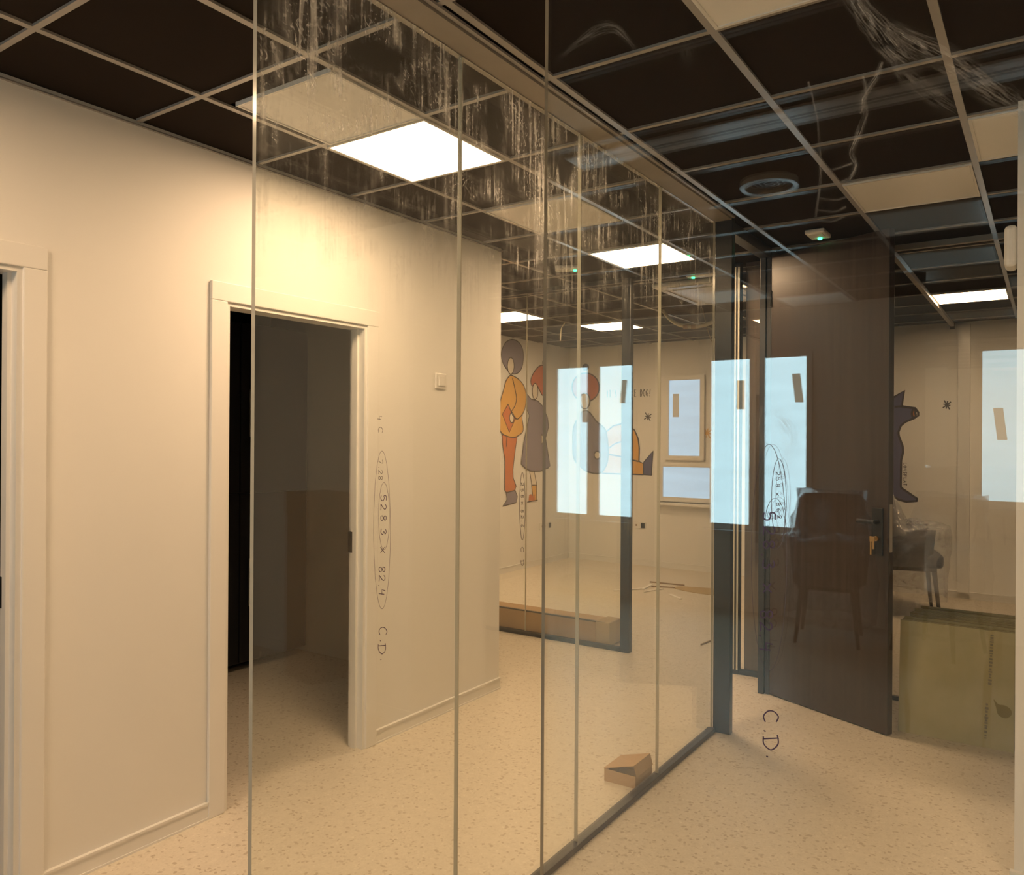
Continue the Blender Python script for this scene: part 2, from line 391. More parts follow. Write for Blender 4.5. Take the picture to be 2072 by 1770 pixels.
# ------------------------------------------------------------------ floor, ceiling, walls
struct(box('floor', FLOORM, -5.3, 2.1, -4.4, 8.8, -.12, 0))
ceil = struct(box('ceiling', TILE, -5.2, 2.0, -4.25, 8.7, HC+.02, HC+.14))

def wall(name, boxes, m=None):
    bm = bmesh.new()
    for b in boxes: bx(bm, *b)
    return struct(obj(name, bm, m or WALL))
XWB = XW-.086
D1, D2, DH = (.44, 1.200), (1.950, 2.728), 2.012
Z = HC+.02
wall('wall_left', [(XWB,XW,-1.5,D1[0],0,Z), (XWB,XW,D1[0],D1[1],DH,Z), (XWB,XW,D1[1],D2[0],0,Z), (XWB,XW,D2[0],D2[1],DH,Z), (XWB,XW,D2[1],3.845,0,Z)])
wall('wall_return', [(-5.05,XWB,3.745,3.845,0,Z)])
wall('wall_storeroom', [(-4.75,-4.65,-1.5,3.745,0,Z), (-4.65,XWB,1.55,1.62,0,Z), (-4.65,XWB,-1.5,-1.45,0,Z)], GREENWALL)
wall('wall_far', [(-5.06,2.0,YF,YF+.1,0,Z)])
wall('wall_farleft', [(XFL-.1,XFL,3.845,YF,0,Z)])
wall('wall_back', [(-4.75,2.0,YBK-.1,YBK,0,Z)])
wall('wall_backleft', [(-4.75,-4.65,YBK,-1.6,0,Z), (-4.75,XW,-1.6,-1.5,0,Z)])
wall('wall_right', [(XR,XR+.1,YBK,YF,0,Z)])
wall('wall_wood', [(-1.60,-1.415,4.99,YF,0,Z)], WOODW)
wall('wall_stub', [(-.092,.30,3.10,3.75,0,Z), (.30,XR,3.65,3.75,0,Z)])

# skirting with a bead on top
def skirting(name, runs):
    bm = bmesh.new()
    for x0,x1,y0,y1 in runs:
        bx(bm, x0,x1,y0,y1,0,.058)
        dx = .004 if (y1-y0) > (x1-x0) else 0; dy = .004 if dx == 0 else 0
        bx(bm, x0-dx,x1+dx,y0-dy,y1+dy,.058,.066); bx(bm, x0-dx,x1+dx,y0-dy,y1+dy,.0,.008)
    return struct(obj(name, bm, TRIMM))
skirting('baseboard_left', [(XW,XW+.011,1.268,1.878), (XW,XW+.011,2.80,3.845)])
skirting('baseboard_far', [(XFL,-1.60,YF-.011,YF), (-1.415,XR,YF-.011,YF)])
skirting('baseboard_farleft', [(XFL,XFL+.011,3.845,YF-.011)])
skirting('baseboard_stub', [(-.104,.30,3.088,3.10), (.30,XR,3.638,3.65)])
skirting('baseboard_back', [(-4.65,XR,YBK,YBK+.011)])
struct(box('trim_1', TEE, XW, XW+.012, -1.5, 3.845, HC-.016, HC-.011))
struct(box('trim_2', FRAMEW, -.72, -.62, YF-.05, YF, .066, HC-.02))

# door casings in the left wall
def door(name, y0, y1):
    e = empty(name, (XW, (y0+y1)/2, 0)); struct(e)
    cw, t = .072, .016
    cbox('casing', TRIMM, e, XW, XW+t, y0-cw, y0, 0, DH, .003)
    cbox('casing', TRIMM, e, XW, XW+t, y1, y1+cw, 0, DH, .003)
    cbox('casing', TRIMM, e, XW, XW+t, y0-cw, y1+cw, DH, DH+.074, .003)
    cbox('jamb', TRIMM, e, XWB-.002, XW+.006, y0, y0+.016, 0, DH)
    cbox('jamb', TRIMM, e, XWB-.002, XW+.006, y1-.016, y1, 0, DH)
    cbox('jamb', TRIMM, e, XWB-.002, XW+.006, y0+.016, y1-.016, DH-.016, DH)
    cbox('door_stop', TRIMM, e, XWB+.02, XWB+.055, y1-.028, y1-.016, 0, DH-.016)
    cbox('strike_plate', BLACKP, e, XWB+.002, XWB+.03, y1-.0285, y1-.027, .93, 1.03)
    return e
door('door_1', *D1); door('door_2', *D2)

# ------------------------------------------------------------------ ceiling grid: tiles and tee bars
panels = {}
def tile_mesh():
    bm = bmesh.new(); bx(bm, -.5,.5,-.5,.5,0,1)
    me = bpy.data.meshes.new('tile'); bm.to_mesh(me); bm.free(); me.materials.append(TILE); return me
TM = tile_mesh()
lit_cells = {(0,2),(0,6),(-3,11),(3,11),(-4,9),(0,-2),(5,0)}
off_cells = {(0,4),(3,1),(3,5),(4,4),(0,-9),(3,-6),(3,-8),(1,-10)}
special = {(0,1)}
YLINES = [LY(j) for j in range(-10, 15)]
XL_main = [XW] + [LX(i) for i in range(0, 7)]
def cell_list():
    xs = [(XW, LX(0), -1)] + [(LX(i), LX(i+1), i) for i in range(0, 6)]
    ys = [(LY(j), LY(j+1), j) for j in range(-10, 14)] + [(LY(14), YF, 14)]
    for (a, b, i) in xs:
        for (c, d, j) in ys: yield a, b, c, d, i, j
    xs2 = [(XFL, LX(-4), -5)] + [(LX(i), LX(i+1), i) for i in (-4,-3,-2)] + [(LX(-1), XW, -2.5)]
    ys2 = [(3.845, LY(6), 5)] + [(LY(j), LY(j+1), j) for j in range(6, 14)] + [(LY(14), YF, 14)]
    for (a, b, i) in xs2:
        for (c, d, j) in ys2: yield a, b, c, d, i, j
for a, b, c, d, i, j in cell_list():
    if (i, j) in lit_cells or (i, j) in off_cells or (i, j) in special: continue
    t = bpy.data.objects.new('ceiling_tile', TM); COL.objects.link(t)
    t.location = ((a+b)/2, (c+d)/2, HC+.004); t.scale = (b-a-.004, d-c-.004, .018); t.parent = ceil
HW = .0115
def tbar(x0, x1, y0, y1):
    bm = bmesh.new(); z = HC
    bx(bm, x0, x1, y0, y1, z-.004, z+.004)
    return obj('tee_bar', bm, TEE, ceil)
for i in range(0, 7):
    tbar(LX(i)-HW, LX(i)+HW, YBK+.002, YF-.002)
for i in (-4,-3,-2,-1):
    tbar(LX(i)-HW, LX(i)+HW, 3.847, YF-.002)
for j in range(-9, 15):
    y = LY(j); x0 = XW+.013 if j < 6 else XFL+.002
    # through bars split at the runners
    prev = x0
    xs = [LX(i) for i in range(-4 if j >= 6 else 0, 7)]
    for x in xs:
        if x - prev > .1: tbar(prev, x-HW, y-HW*.8, y+HW*.8)
        prev = x+HW

def ceiling_panel(x0, x1, y0, y1, lit, label, name='ceiling_light'):
    e = empty(name, ((x0+x1)/2, (y0+y1)/2, HC-.006))
    fw = .010; z0, z1 = HC-.010, HC+.016
    bm = bmesh.new(); l = e.location
    for (a,b,c,d) in ((x0,x1,y0,y0+fw),(x0,x1,y1-fw,y1),(x0,x0+fw,y0+fw,y1-fw),(x1-fw,x1,y0+fw,y1-fw)):
        bx(bm, a-l.x,b-l.x,c-l.y,d-l.y,z0-l.z,z1-l.z)
    obj('frame', bm, FRAMEW, e)
    cbox('diffuser', LIT if lit else PANELW, e, x0+fw, x1-fw, y0+fw, y1-fw, HC-.007, HC+.010)
    tag(e, label, 'ceiling light', 'lit ceiling panels' if lit is True else 'unlit ceiling panels')
    return e
def cellp(i, j, lit, label, name='ceiling_light'):
    g = .013
    return ceiling_panel(LX(i)+g, LX(i+1)-g, LY(j)+g, LY(j+1)-g, lit, label, name)
cellp(0, 2, True, 'brightly lit square ceiling panel over the doorway, touching the beige stand-in for a mirrored lamp')
cellp(0, 6, True, 'lit square ceiling panel over the lobby at the end of the glass partition')
cellp(-3, 11, True, 'lit ceiling panel in the far room near the painted figures')
cellp(3, 11, True, 'lit ceiling panel over the plastic wrapped armchair room with the dog mural')
cellp(-4, 9, True, 'lit ceiling panel behind the corner of the left wall')
cellp(0, -2, True, 'lit ceiling panel over the corridor by the doorway with green walls', 'ceiling_light_offscreen')
cellp(5, 0, True, 'lit ceiling panel beside the loose glass pane, over the open floor', 'ceiling_light_offscreen')
ceiling_panel(-2.270, -1.812, 1.675, LY(2)+.004, False, 'beige ceiling panel standing in for a mirrored lamp, butted against the brightly lit one')  # built as a panel; stands for a lit lamp's reflection in the partition
cellp(0, 4, False, 'unlit beige ceiling panel over the corridor between two lit panels')
cellp(3, 1, False, 'unlit beige ceiling panel over the loose glass pane')
cellp(3, 5, False, 'unlit beige ceiling panel above the top of the dark wood door')
cellp(4, 4, False, 'beige ceiling panel standing in for a mirrored lamp beside the white wall end')  # solid panel in place of a lamp's reflection in the loose pane
cellp(0, -9, False, 'unlit ceiling panel by the daylit windows, left of the round diffuser')
cellp(3, -6, False, 'unlit ceiling panel mirrored in the glass, closer to the round diffuser')
cellp(3, -8, False, 'unlit ceiling panel mirrored in the glass, over the wrapped armchairs')
cellp(1, -10, False, 'unlit ceiling panel against the wall of daylit windows')
# dark infill strip next to the special panel
t = bpy.data.objects.new('ceiling_tile', TM); COL.objects.link(t); t.parent = ceil
t.location = ((LX(0)+LX(1))/2, (LY(1)+1.675)/2, HC+.004); t.scale = (LX(1)-LX(0)-.004, 1.675-LY(1)-.002, .018)

# ------------------------------------------------------------------ glass panes
def pane(name, gm, em, x0, x1, y0, y1, z0, z1, parent=None, thin='x'):
    """slab of glass: large faces clear, narrow edges get the edge material"""
    bm = bmesh.new(); fs = bx(bm, x0, x1, y0, y1, z0, z1)
    ax = 0 if thin == 'x' else 1
    for f in fs:
        f.normal_update(); f.material_index = 0 if abs(f.normal[ax]) > .5 else 1
    return obj(name, bm, [gm, em], parent)

# the corridor partition
YE, JY, YP = 1.092, (1.806, 2.510, 3.225), 3.900
part = empty('glass_partition', (0, 0, 0))
tag(part, 'frameless glass partition of four tall panes on a dark floor channel along the corridor', 'glass partition')
gx0, gx1 = XB-.006, XB+.006
edges = [YE, *JY, YP]
for k, (a, b) in enumerate(zip(edges, edges[1:])):
    bm = bmesh.new(); y0, y1, z0, zm, z1 = a + (.001 if k else 0), b - .001, .018, 1.70, HC-.018
    V = {(i_, j_, q): bm.verts.new((gx, gy, gz)) for i_, gx in enumerate((gx0, gx1)) for j_, gy in enumerate((y0, y1)) for q, gz in enumerate((z0, zm, z1))}
    for q in (0, 1):
        for ids, mi in (([(1,0,q),(1,1,q),(1,1,q+1),(1,0,q+1)], 2 if q == 0 else 1), ([(0,1,q),(0,0,q),(0,0,q+1),(0,1,q+1)], 0), ([(0,0,q),(1,0,q),(1,0,q+1),(0,0,q+1)], 3), ([(1,1,q),(0,1,q),(0,1,q+1),(1,1,q+1)], 3)):
            bm.faces.new([V[t_] for t_ in ids]).material_index = mi
    bm.faces.new([V[t_] for t_ in ((0,1,0),(1,1,0),(1,0,0),(0,0,0))]).material_index = 3; bm.faces.new([V[t_] for t_ in ((0,0,2),(1,0,2),(1,1,2),(0,1,2))]).material_index = 3
    obj('glass_pane', bm, [GLASS_B0, GLASS_B, GLASS_B1, GEDGE], part)
for y in JY:
    box('silicone_joint', SILICONE, gx0-.0008, gx1+.0008, y-.0013, y+.0013, .02, HC-.02, part)
box('floor_channel', STEEL, XB-.017, XB+.021, YE, YP, 0, .022, part, .002)
bm = bmesh.new(); bx(bm, XB-.016, XB+.090, YE-.9, YP, HC-.016, HC-.002); obj('top_track', bm, TRACK, part)
bm = bmesh.new(); bx(bm, XB+.094, XB+.108, YE-.9, YP, HC-.010, HC-.002); obj('track_trim', bm, TEE, part)
box('end_post', STEEL, XB+.006, XB+.093, YP, YP+.045, 0, HC-.004, part, .003)
box('end_post_lip', STEEL, XB+.03, XB+.075, YP+.045, YP+.06, 0, HC-.004, part)

# door frame after the post + header
fr = empty('door_frame', (0, 0, 0)); tag(fr, 'dark steel full height door frame around the open wooden door', 'door frame')
box('jamb', STEEL, -1.408, -1.372, 4.640, 4.715, 0, HC-.004, fr, .003)
box('jamb_stop', STEEL, -1.372, -1.345, 4.655, 4.715, 0, HC-.004, fr, .003)
box('header', STEEL, -1.408, -1.345, YP+.045, 4.64, HC-.06, HC-.004, fr, .003)
box('side_infill', WOODW, -1.408, -1.35, 4.715, 4.99, 0, HC-.004, fr)

# the loose pane standing in front
XA0 = at(1098, 885, 1, YA).x; XA1 = XA0 + .824
loose = empty('loose_glass_pane', (0, 0, 0))
tag(loose, 'large loose pane of smeared glass standing across, with measurements handwritten on it', 'glass pane')
pane('glass_sheet', GLASS_A, GEDGE, XA0, XA1, YA, YA+.012, .012, HC-.012, loose, 'y')
box('floor_shoe', STEEL, XA0, XA1, YA-.012, YA+.024, 0, .03, loose, .002)
box('head_shoe', STEEL, XA0, XA1, YA-.012, YA+.024, HC-.03, HC-.004, loose, .002)

# lobby partition (far)
YD = 4.985
dp = empty('lobby_partition', (0, 0, 0)); tag(dp, 'far glass screen in dark steel frame with a long cardboard box behind it', 'glass partition')
for a, b in ((-4.93, -4.09), (-4.088, -3.268), (-3.266, -2.465)):
    pane('glass_pane', GLASS_D, GEDGE, a, b, YD+.012, YD+.022, .03, HC-.03, dp, 'y')
for x in (-4.089, -3.267): box('silicone_joint', SILICONE, x-.002, x+.002, YD+.011, YD+.023, .03, HC-.03, dp)
box('bottom_rail', STEEL, -4.93, -2.465, YD, YD+.034, 0, .03, dp, .002)
box('top_rail', STEEL, -4.93, -1.70, YD, YD+.034, HC-.03, HC-.004, dp, .002)
box('stile', STEEL, -2.468, -2.398, YD-.006, YD+.045, 0, HC-.004, dp, .006)
dq = empty('lobby_side_screen', (0, 0, 0)); tag(dq, 'narrow glass screen in dark frame beside the brown wood wall', 'glass partition')
box('stile', STEEL, -1.690, -1.655, YD-.06, YD, 0, HC-.004, dq, .003)
box('stile_bead', SILICONE, -1.655, -1.645, YD-.056, YD-.05, .03, HC-.03, dq)
box('stile_bead', SILICONE, -1.632, -1.622, YD-.056, YD-.05, .03, HC-.03, dq)
box('stile', STEEL, -1.655, -1.618, YD-.05, YD, 0, HC-.004, dq, .003)
pane('glass_pane', GLASS_D, GEDGE, -1.618, -1.412, YD-.030, YD-.020, .03, HC-.03, dq, 'y')
box('bottom_rail', STEEL, -1.618, -1.412, YD-.045, YD-.008, 0, .03, dq, .002)

# meeting room screens to the right
ep = empty('room_screen', (0, 0, 0)); tag(ep, 'clear glass screen behind the stack of boards, with a slim top rail', 'glass partition')
box('top_rail', TRACK, -.765, XR, 4.965, 5.000, HC-.035, HC-.004, ep)
for a, b in ((-.755,.07),(.074,.90),(.904,1.73)): pane('glass_pane', GLASS_D, GEDGE, a, b, 4.978, 4.988, .02, HC-.03, ep, 'y')
box('bottom_rail', STEEL, -.765, XR, 4.970, 4.996, 0, .022, ep)
eq = empty('ceiling_track', (0, 0, 0)); tag(eq, 'slim ceiling track running back to the far wall above the wrapped armchair', 'track')
box('top_rail', TRACK, -.785, -.755, 5.0, YF, HC-.035, HC-.004, eq)
box('end_bracket', STEEL, -.79, -.75, YF-.02, YF, HC-.06, HC-.004, eq)

# ------------------------------------------------------------------ handwriting and smears on the glass
GL = {
 '5': [[(.8,1),(.2,1),(.15,.58),(.5,.64),(.82,.45),(.75,.12),(.4,0),(.1,.12)]],
 '2': [[(.1,.8),(.35,1),(.7,.92),(.75,.65),(.4,.3),(.08,.02),(.5,.06),(.9,.0)]],
 '8': [[(.5,.52),(.2,.72),(.3,.97),(.65,.97),(.78,.74),(.5,.52),(.2,.3),(.3,.03),(.65,.02),(.82,.27),(.5,.52)]],
 '3': [[(.15,.88),(.5,1),(.75,.8),(.45,.56),(.8,.35),(.6,.03),(.1,.1)]],
 '4': [[(.25,1),(.12,.48),(.75,.5)],[(.7,.85),(.6,0)]],
 '6': [[(.7,1),(.3,.7),(.18,.3),(.4,0),(.75,.15),(.6,.42),(.2,.35)]],
 '7': [[(.1,.95),(.8,1),(.4,0)]],
 'x': [[(.1,.75),(.85,.1)],[(.85,.8),(.1,.05)]],
 '.': [[(.4,.02),(.55,.02),(.6,.12)]],
 'C': [[(.85,.85),(.5,1),(.15,.7),(.12,.3),(.45,0),(.85,.12)]],
 'D': [[(.2,1),(.25,0)],[(.0,.9),(.6,.95),(1.0,.5),(.6,.05),(.1,.02)]],
}
def write(name, items, axis, val, nrm, hw, m, parent):
    """items: ('ch', px x centre, px y centre, char height in px along image x, char advance in px along image y) or ('line', pts)"""
    bm = bmesh.new()
    for it in items:
        if it[0] == 'line':
            ribbon(bm, [at(x, y, axis, val) for x, y in it[1]], hw, nrm); continue
        ch, cx, cy, hgt, adv = it
        for st in GL[ch]:
            pts = catmull(st, False, 4) if len(st) > 2 and ch not in 'x4' else st
            ribbon(bm, [at(cx + (v-.5)*hgt, cy + (u-.5)*adv, axis, val) for u, v in pts], hw, nrm)
    return tag(obj(name, bm, m, parent), kind='stuff')
yy = YA - .0006
ov = [(x, y) for x, y in ell(1556, 1128, 36, 229, 60)]
write('handwriting', [('5',1556,1045,24,20),('2',1556,1074,24,22),('8',1556,1102,22,22),('.',1552,1122,22,12),('3',1555,1142,24,24),('x',1554,1190,24,24),
      ('8',1551,1243,24,22),('2',1550,1268,24,22),('.',1548,1286,22,10),('4',1550,1310,26,26),('C',1560,1450,30,30),('.',1560,1478,28,10),('D',1560,1502,32,30),('.',1565,1530,28,8)],
      1, yy, (0,-1,0), .0011, INK, loose)
write('handwriting_oval', [('line', ov + ov[:1])], 1, yy, (0,-1,0), .0004, INKF, loose)
ov2 = ell(1576, 1012, 15, 84, 40); ov3 = ell(1568, 1060, 20, 52, 30)
write('ghost_writing', [('2',1574,958,8,9),('5',1574,969,8,9),('8',1574,982,8,9),('x',1573,1000,8,9),('8',1575,1020,8,9),('6',1576,1032,8,9),('2',1577,1046,8,9),('line',ov2+ov2[:1]),('line',ov3+ov3[:1])], 1, yy, (0,-1,0), .0004, INKF, loose)  # reflected ghost of other writing, drawn as ink strokes
xx = gx1 + .0006
ob = ell(773, 1072, 17, 160, 50); oc = ell(777, 1044, 11, 68, 36)
write('handwriting', [('5',776,1008,11,14),('2',776,1026,11,15),('8',776,1048,11,15),('3',776,1076,11,16),('x',775,1113,12,15),('8',773,1152,12,16),('2',773,1170,12,15),('.',772,1184,12,6),('4',773,1199,13,16),
      ('C',775,1277,16,20),('.',776,1296,14,7),('D',773,1312,16,22),('.',777,1334,14,6)], 0, xx, (1,0,0), .0010, INK, part)
write('handwriting_oval', [('line', ob+ob[:1]), ('line', oc+oc[:1])], 0, xx, (1,0,0), .0005, INK, part)
write('ghost_writing', [('7',770,934,8,10),('.',770,945,8,5),('2',770,955,8,10),('8',770,967,8,10),('4',768,846,9,12),('C',770,870,9,14)], 0, xx, (1,0,0), .0007, INKF, part)  # reflection of writing put on the partition as ink
od = ell(1057, 1024, 5.5, 68, 40)
write('handwriting', [('2',1057,980,5,8),('5',1057,992,5,8),('8',1057,1004,5,8),('x',1057,1018,5,8),('8',1057,1034,5,8),('2',1057,1046,5,8),('.',1057,1054,5,4),('6',1057,1064,5,8),('C',1057,1112,6,12),('D',1057,1138,6,12),('line',od+od[:1])], 1, YD+.0114, (0,-1,0), .0022, INKF, dp)

def smear(paths):
    """paths: (list of (px, py, half width px, strength)) on the loose pane"""
    vs, fs, st = [], [], []
    for path in paths:
        P = catmull(path, False, 8); s = 0; base = len(vs); prev = None
        for i, (x, y, hw, k) in enumerate(P):
            x1, y1 = P[min(i+1, len(P)-1)][:2]; x0, y0 = P[max(i-1, 0)][:2]
            tx, ty = x1-x0, y1-y0; L = math.hypot(tx, ty) or 1; nx, ny = -ty/L*hw, tx/L*hw
            if prev: s += math.hypot(x-prev[0], y-prev[1]) / 60
            prev = (x, y)
            for sg in (-1, 0, 1):
                vs.append(tuple(at(x+nx*sg, y+ny*sg, 1, YA-.0009))); st.append((s, float(sg), max(0, k)))
        for i in range(len(P)-1):
            a = base+i*3
            fs += [(a, a+3, a+4, a+1), (a+1, a+4, a+5, a+2)]
    o = obj('smear', (vs, [], fs), SMEAR, loose)
    at_ = o.data.attributes.new('st', 'FLOAT_VECTOR', 'POINT')
    for i, v in enumerate(st): at_.data[i].vector = v
    return o
for _p in ([[(1715,-30,28,.55),(1745,20,30,.6),(1780,62,34,.65),(1805,95,32,.6),(1835,120,30,.4),(1870,140,20,.0)],
       [(1790,50,20,.3),(1850,85,30,.55),(1905,112,34,.6),(1960,150,36,.5),(2020,190,34,.4),(2072,220,30,.35)],
       [(1790,95,14,.3),(1830,150,22,.35),(1900,200,24,.3),(1960,240,22,.0)],
       [(1120,130,8,.0),(1165,90,9,.25),(1215,58,16,.5),(1245,58,12,.55),(1270,80,8,.4),(1285,100,6,.3)],
       [(1785,125,6,.5),(1770,160,8,.6),(1745,200,10,.6),(1752,230,8,.6),(1735,275,9,.7),(1722,310,8,.6),(1732,335,7,.7),(1718,365,5,.6)],
       [(1745,150,5,.4),(1752,190,6,.5),(1740,230,5,.4)],
       [(1635,165,4,.5),(1645,200,4,.4),(1655,250,3,.4),(1658,300,4,.5),(1660,350,5,.5),(1656,400,4,.4),(1650,440,4,.5)],
       [(1660,345,3,.4),(1690,342,4,.35),(1725,330,4,.6)],[(1662,375,3,.2),(1690,372,4,.3),(1715,362,4,.5)],[(1656,400,3,.2),(1690,405,4,.25),(1712,398,4,.4)],[(1655,425,3,.2),(1690,428,4,.25),(1712,418,4,.4)],[(1652,445,3,.2),(1685,448,4,.25),(1708,436,4,.4)],
       [(1380,70,20,.06),(1390,110,24,.10),(1386,140,14,.05)], [(1560,830,14,.10),(1590,860,22,.22),(1600,900,20,.2),(1585,950,14,.1)],
       [(1540,820,8,.3),(1535,870,14,.35),(1545,910,10,.3),(1548,960,6,.2)]]): smear([_p])

# ------------------------------------------------------------------ dark wood door standing open
hx, hy = -1.342, 4.648
dl = empty('wooden_door', (hx, hy, 0), math.atan2(4.338-4.648, -.668+1.342))
tag(dl, 'dark wood veneer full height door standing ajar with keys in its lock', 'door')
DW = .742
box('leaf', WOOD, 0, DW, 0, .042, .006, 2.545, dl, .002)
box('lock_faceplate', NICKEL, DW, DW+.002, .010, .032, .92, 1.16, dl)
box('handle_plate', BLACKP, .655, .715, -.008, 0, .90, 1.14, dl, .003)
bm = bmesh.new(); tube(bm, [(.69,-.008,1.07),(.69,-.045,1.07)], .011); tube(bm, [(.695,-.045,1.07),(.60,-.048,1.07)], .010); obj('lever_handle', bm, BLACKP, dl)
bm = bmesh.new(); tube(bm, [(.685,0,.985),(.685,-.018,.985)], .013, 12); obj('lock_cylinder', bm, BRASS, dl)
k = box('key', BRASS, .682, .688, -.045, -.018, .978, .992, dl)
box('key_bow', BRASS, .672, .698, -.049, -.045, .972, .998, k, .001)
bm = bmesh.new(); bx(bm, .674,.682,-.048,-.046,.905,.974); obj('spare_key', bm, BRASS, dl)
bm = bmesh.new(); bx(bm, .687,.697,-.048,-.046,.935,.974); obj('key_tag', bm, BRASS, dl)
for z in (.25, 1.3, 2.3):
    bm = bmesh.new(); tube(bm, [(-.004,-.004,z-.045),(-.004,-.004,z+.045)], .006); obj('hinge', bm, STEEL, dl)

# ------------------------------------------------------------------ windows
def window(name, panes, tapes, y, sgn, film, tape, fw=.055, sill=None, framem=None):
    """panes: (x0,x1,z0,z1) on the wall plane y, facing sgn*Y"""
    e = empty(name, (0, 0, 0)); struct(e); fm = framem or TRIMM
    yb = lambda a, b: (min(y+sgn*a, y+sgn*b), max(y+sgn*a, y+sgn*b))
    for x0, x1, z0, z1 in panes:
        bm = bmesh.new(); c, d = yb(0, .035)
        for q in ((x0-fw,x1+fw,z1,z1+fw),(x0-fw,x1+fw,z0-fw,z0),(x0-fw,x0,z0,z1),(x1,x1+fw,z0,z1)): bx(bm, q[0],q[1],c,d,q[2],q[3])
        obj('sash_frame', bm, fm, e)
        c, d = yb(0, .014); box('window_film', film, x0, x1, c, d, z0, z1, e)
    for x0, x1, z0, z1, sk in tapes:
        c, d = yb(.014, .0155)
        bm = bmesh.new(); fs = bx(bm, x0, x1, c, d, z0, z1)
        for v in bm.verts: v.co.x += (v.co.z - z1) * sk
        obj('tape_strip', bm, tape, e)
    if sill:
        x0, x1, z = sill; c, d = yb(0, .09); box('window_sill', fm, x0, x1, c, d, z-.03, z, e, .004)
    return e
window('window_1', [(-3.622,-3.250,1.295,2.155), (-3.69,-3.13,.82,1.165)], [(-3.580,-3.505,1.735,2.0,0)], YF, -1, SHADEFILM, SHADETAPE, .05, (-3.76,-3.10,.755))
zt, zb = 2.175, .748
window('window_2_offscreen', [(-4.06,-3.723,zb,zt), (-3.588,-3.250,zb,zt)], [(-3.36,-3.305,1.82,2.04,.1),(-3.80,-3.745,1.64,1.92,-.05)], YBK, 1, DAYFILM, DAYTAPE, .045, (-4.12,-3.19,zb-.05))
window('window_3_offscreen', [(-2.480,-2.140,zb,zt), (-2.008,-1.667,zb,zt)], [(-2.255,-2.190,1.745,1.995,.0),(-1.790,-1.722,1.795,2.035,-.12)], YBK, 1, DAYFILM, DAYTAPE, .045, (-2.55,-1.60,zb-.05))
window('window_4_offscreen', [(-.416,.02,1.043,2.145)], [(-.348,-.285,1.49,1.725,-.12)], YBK, 1, DAYFILM2, DAYTAPE, .045, (-.48,.08,.99))


# ------------------------------------------------------------------ wall paintings
def mural(name, label, axis, val, nrm, ox, oy, sc, shapes, lines=(), hw=.006):
    e = empty(name, (0, 0, 0)); tag(e, label, 'mural')
    Pt = lambda q, lift: at(ox + q[0]/sc, oy + q[1]/sc, axis, val) + Vector(nrm)*lift
    lift = .0015; bo = bmesh.new()
    for nm, pts, m, smooth, outline in shapes:
        pp = catmull(pts, True, 4) if smooth else pts
        bm = bmesh.new(); f = bm.faces.new([bm.verts.new(Pt(q, lift)) for q in pp]); bm.normal_update()
        if f.normal.dot(Vector(nrm)) < 0: f.normal_flip()
        bmesh.ops.triangulate(bm, faces=bm.faces[:])
        obj(nm, bm, m, e)
        if outline: ribbon(bo, [Pt(q, lift) for q in list(pp)+[pp[0]]], hw, nrm, .0008)
        lift += .0010
    for ln in lines: ribbon(bo, [Pt(q, lift) for q in catmull(ln, False, 4)], hw, nrm, .0010)
    obj('outline', bo, OUTL, e)
    return e
yo = 1770
mural('painted_boy', 'wall painting of a figure with round dark hair, ochre jacket and orange trousers', 0, XFL, (1,0,0), 1000, 670, 9.833, [
  ('hair', [(140,430),(170,320),(230,220),(330,170),(430,185),(510,250),(560,350),(580,480),(570,620),(540,740),(470,830),(370,850),(300,800),(240,750),(180,650),(145,540)], P_GREY, True, True),
  ('face', ell(325,690,66,165), P_SKIN, False, True),
  ('shoe', [(230,3190),(410,3160),(455,3290),(430,3410),(160,3480),(250,3350)], P_GREY, False, True),
  ('trousers', [(150,2060),(450,2090),(400,2450),(365,2760),(370,2920),(430,3080),(400,3170),(240,3210),(200,3160),(205,2560),(160,2260)], P_ORA, False, True),
  ('jacket', [(310,880),(370,890),(470,950),(560,1050),(610,1170),(628,1350),(600,1550),(545,1700),(570,1970),(450,2090),(350,2110),(230,2080),(115,1990),(60,1700),(110,1400),(170,1200),(230,980)], P_YEL, True, True),
  ('book', [(265,1450),(150,1650),(290,2010),(420,1720),(330,1610)], P_ORA, False, True),
  ('hand', ell(338,1720,42,100), P_SKIN, False, True)],
  [[(350,930),(400,1150),(430,1330),(400,1480),(330,1620),(440,1750),(560,1640)], [(240,2110),(230,2300)]])
mural('painted_girl', 'wall painting of a figure with pointed red hair and long grey dress', 0, XFL, (1,0,0), 1000, 670, 9.833, [
  ('stocking', [(700,2780),(790,2780),(845,3060),(745,3060)], P_SKIN, False, True),
  ('boot', [(740,3060),(840,3060),(840,3370),(770,3370)], P_YEL, False, True),
  ('sandal', [(690,3260),(730,3240),(770,3290),(800,3240),(800,3370),(680,3370)], P_ORA, False, False),
  ('hair', [(720,1000),(760,860),(860,720),(960,680),(1010,790),(1022,1000),(1000,1160),(950,1275),(860,1100),(800,1040),(750,1090)], P_RED, True, True),
  ('pompom', ell(985,625,32,58), P_SKIN, False, True),
  ('face', ell(805,1195,56,160), P_SKIN, False, True),
  ('dress', [(640,1250),(720,1350),(800,1370),(860,1390),(950,1490),(1050,1720),(1072,1900),(1010,2130),(1100,2680),(1060,2720),(900,2780),(720,2780),(600,2720),(525,2640),(580,2200),(640,1900),(690,1680),(640,1560)], P_GREY, False, True),
  ('hand', [(925,2050),(1000,2130),(930,2245)], P_SKIN, False, True)],
  [[(640,3400),(740,3380),(850,3360)]])
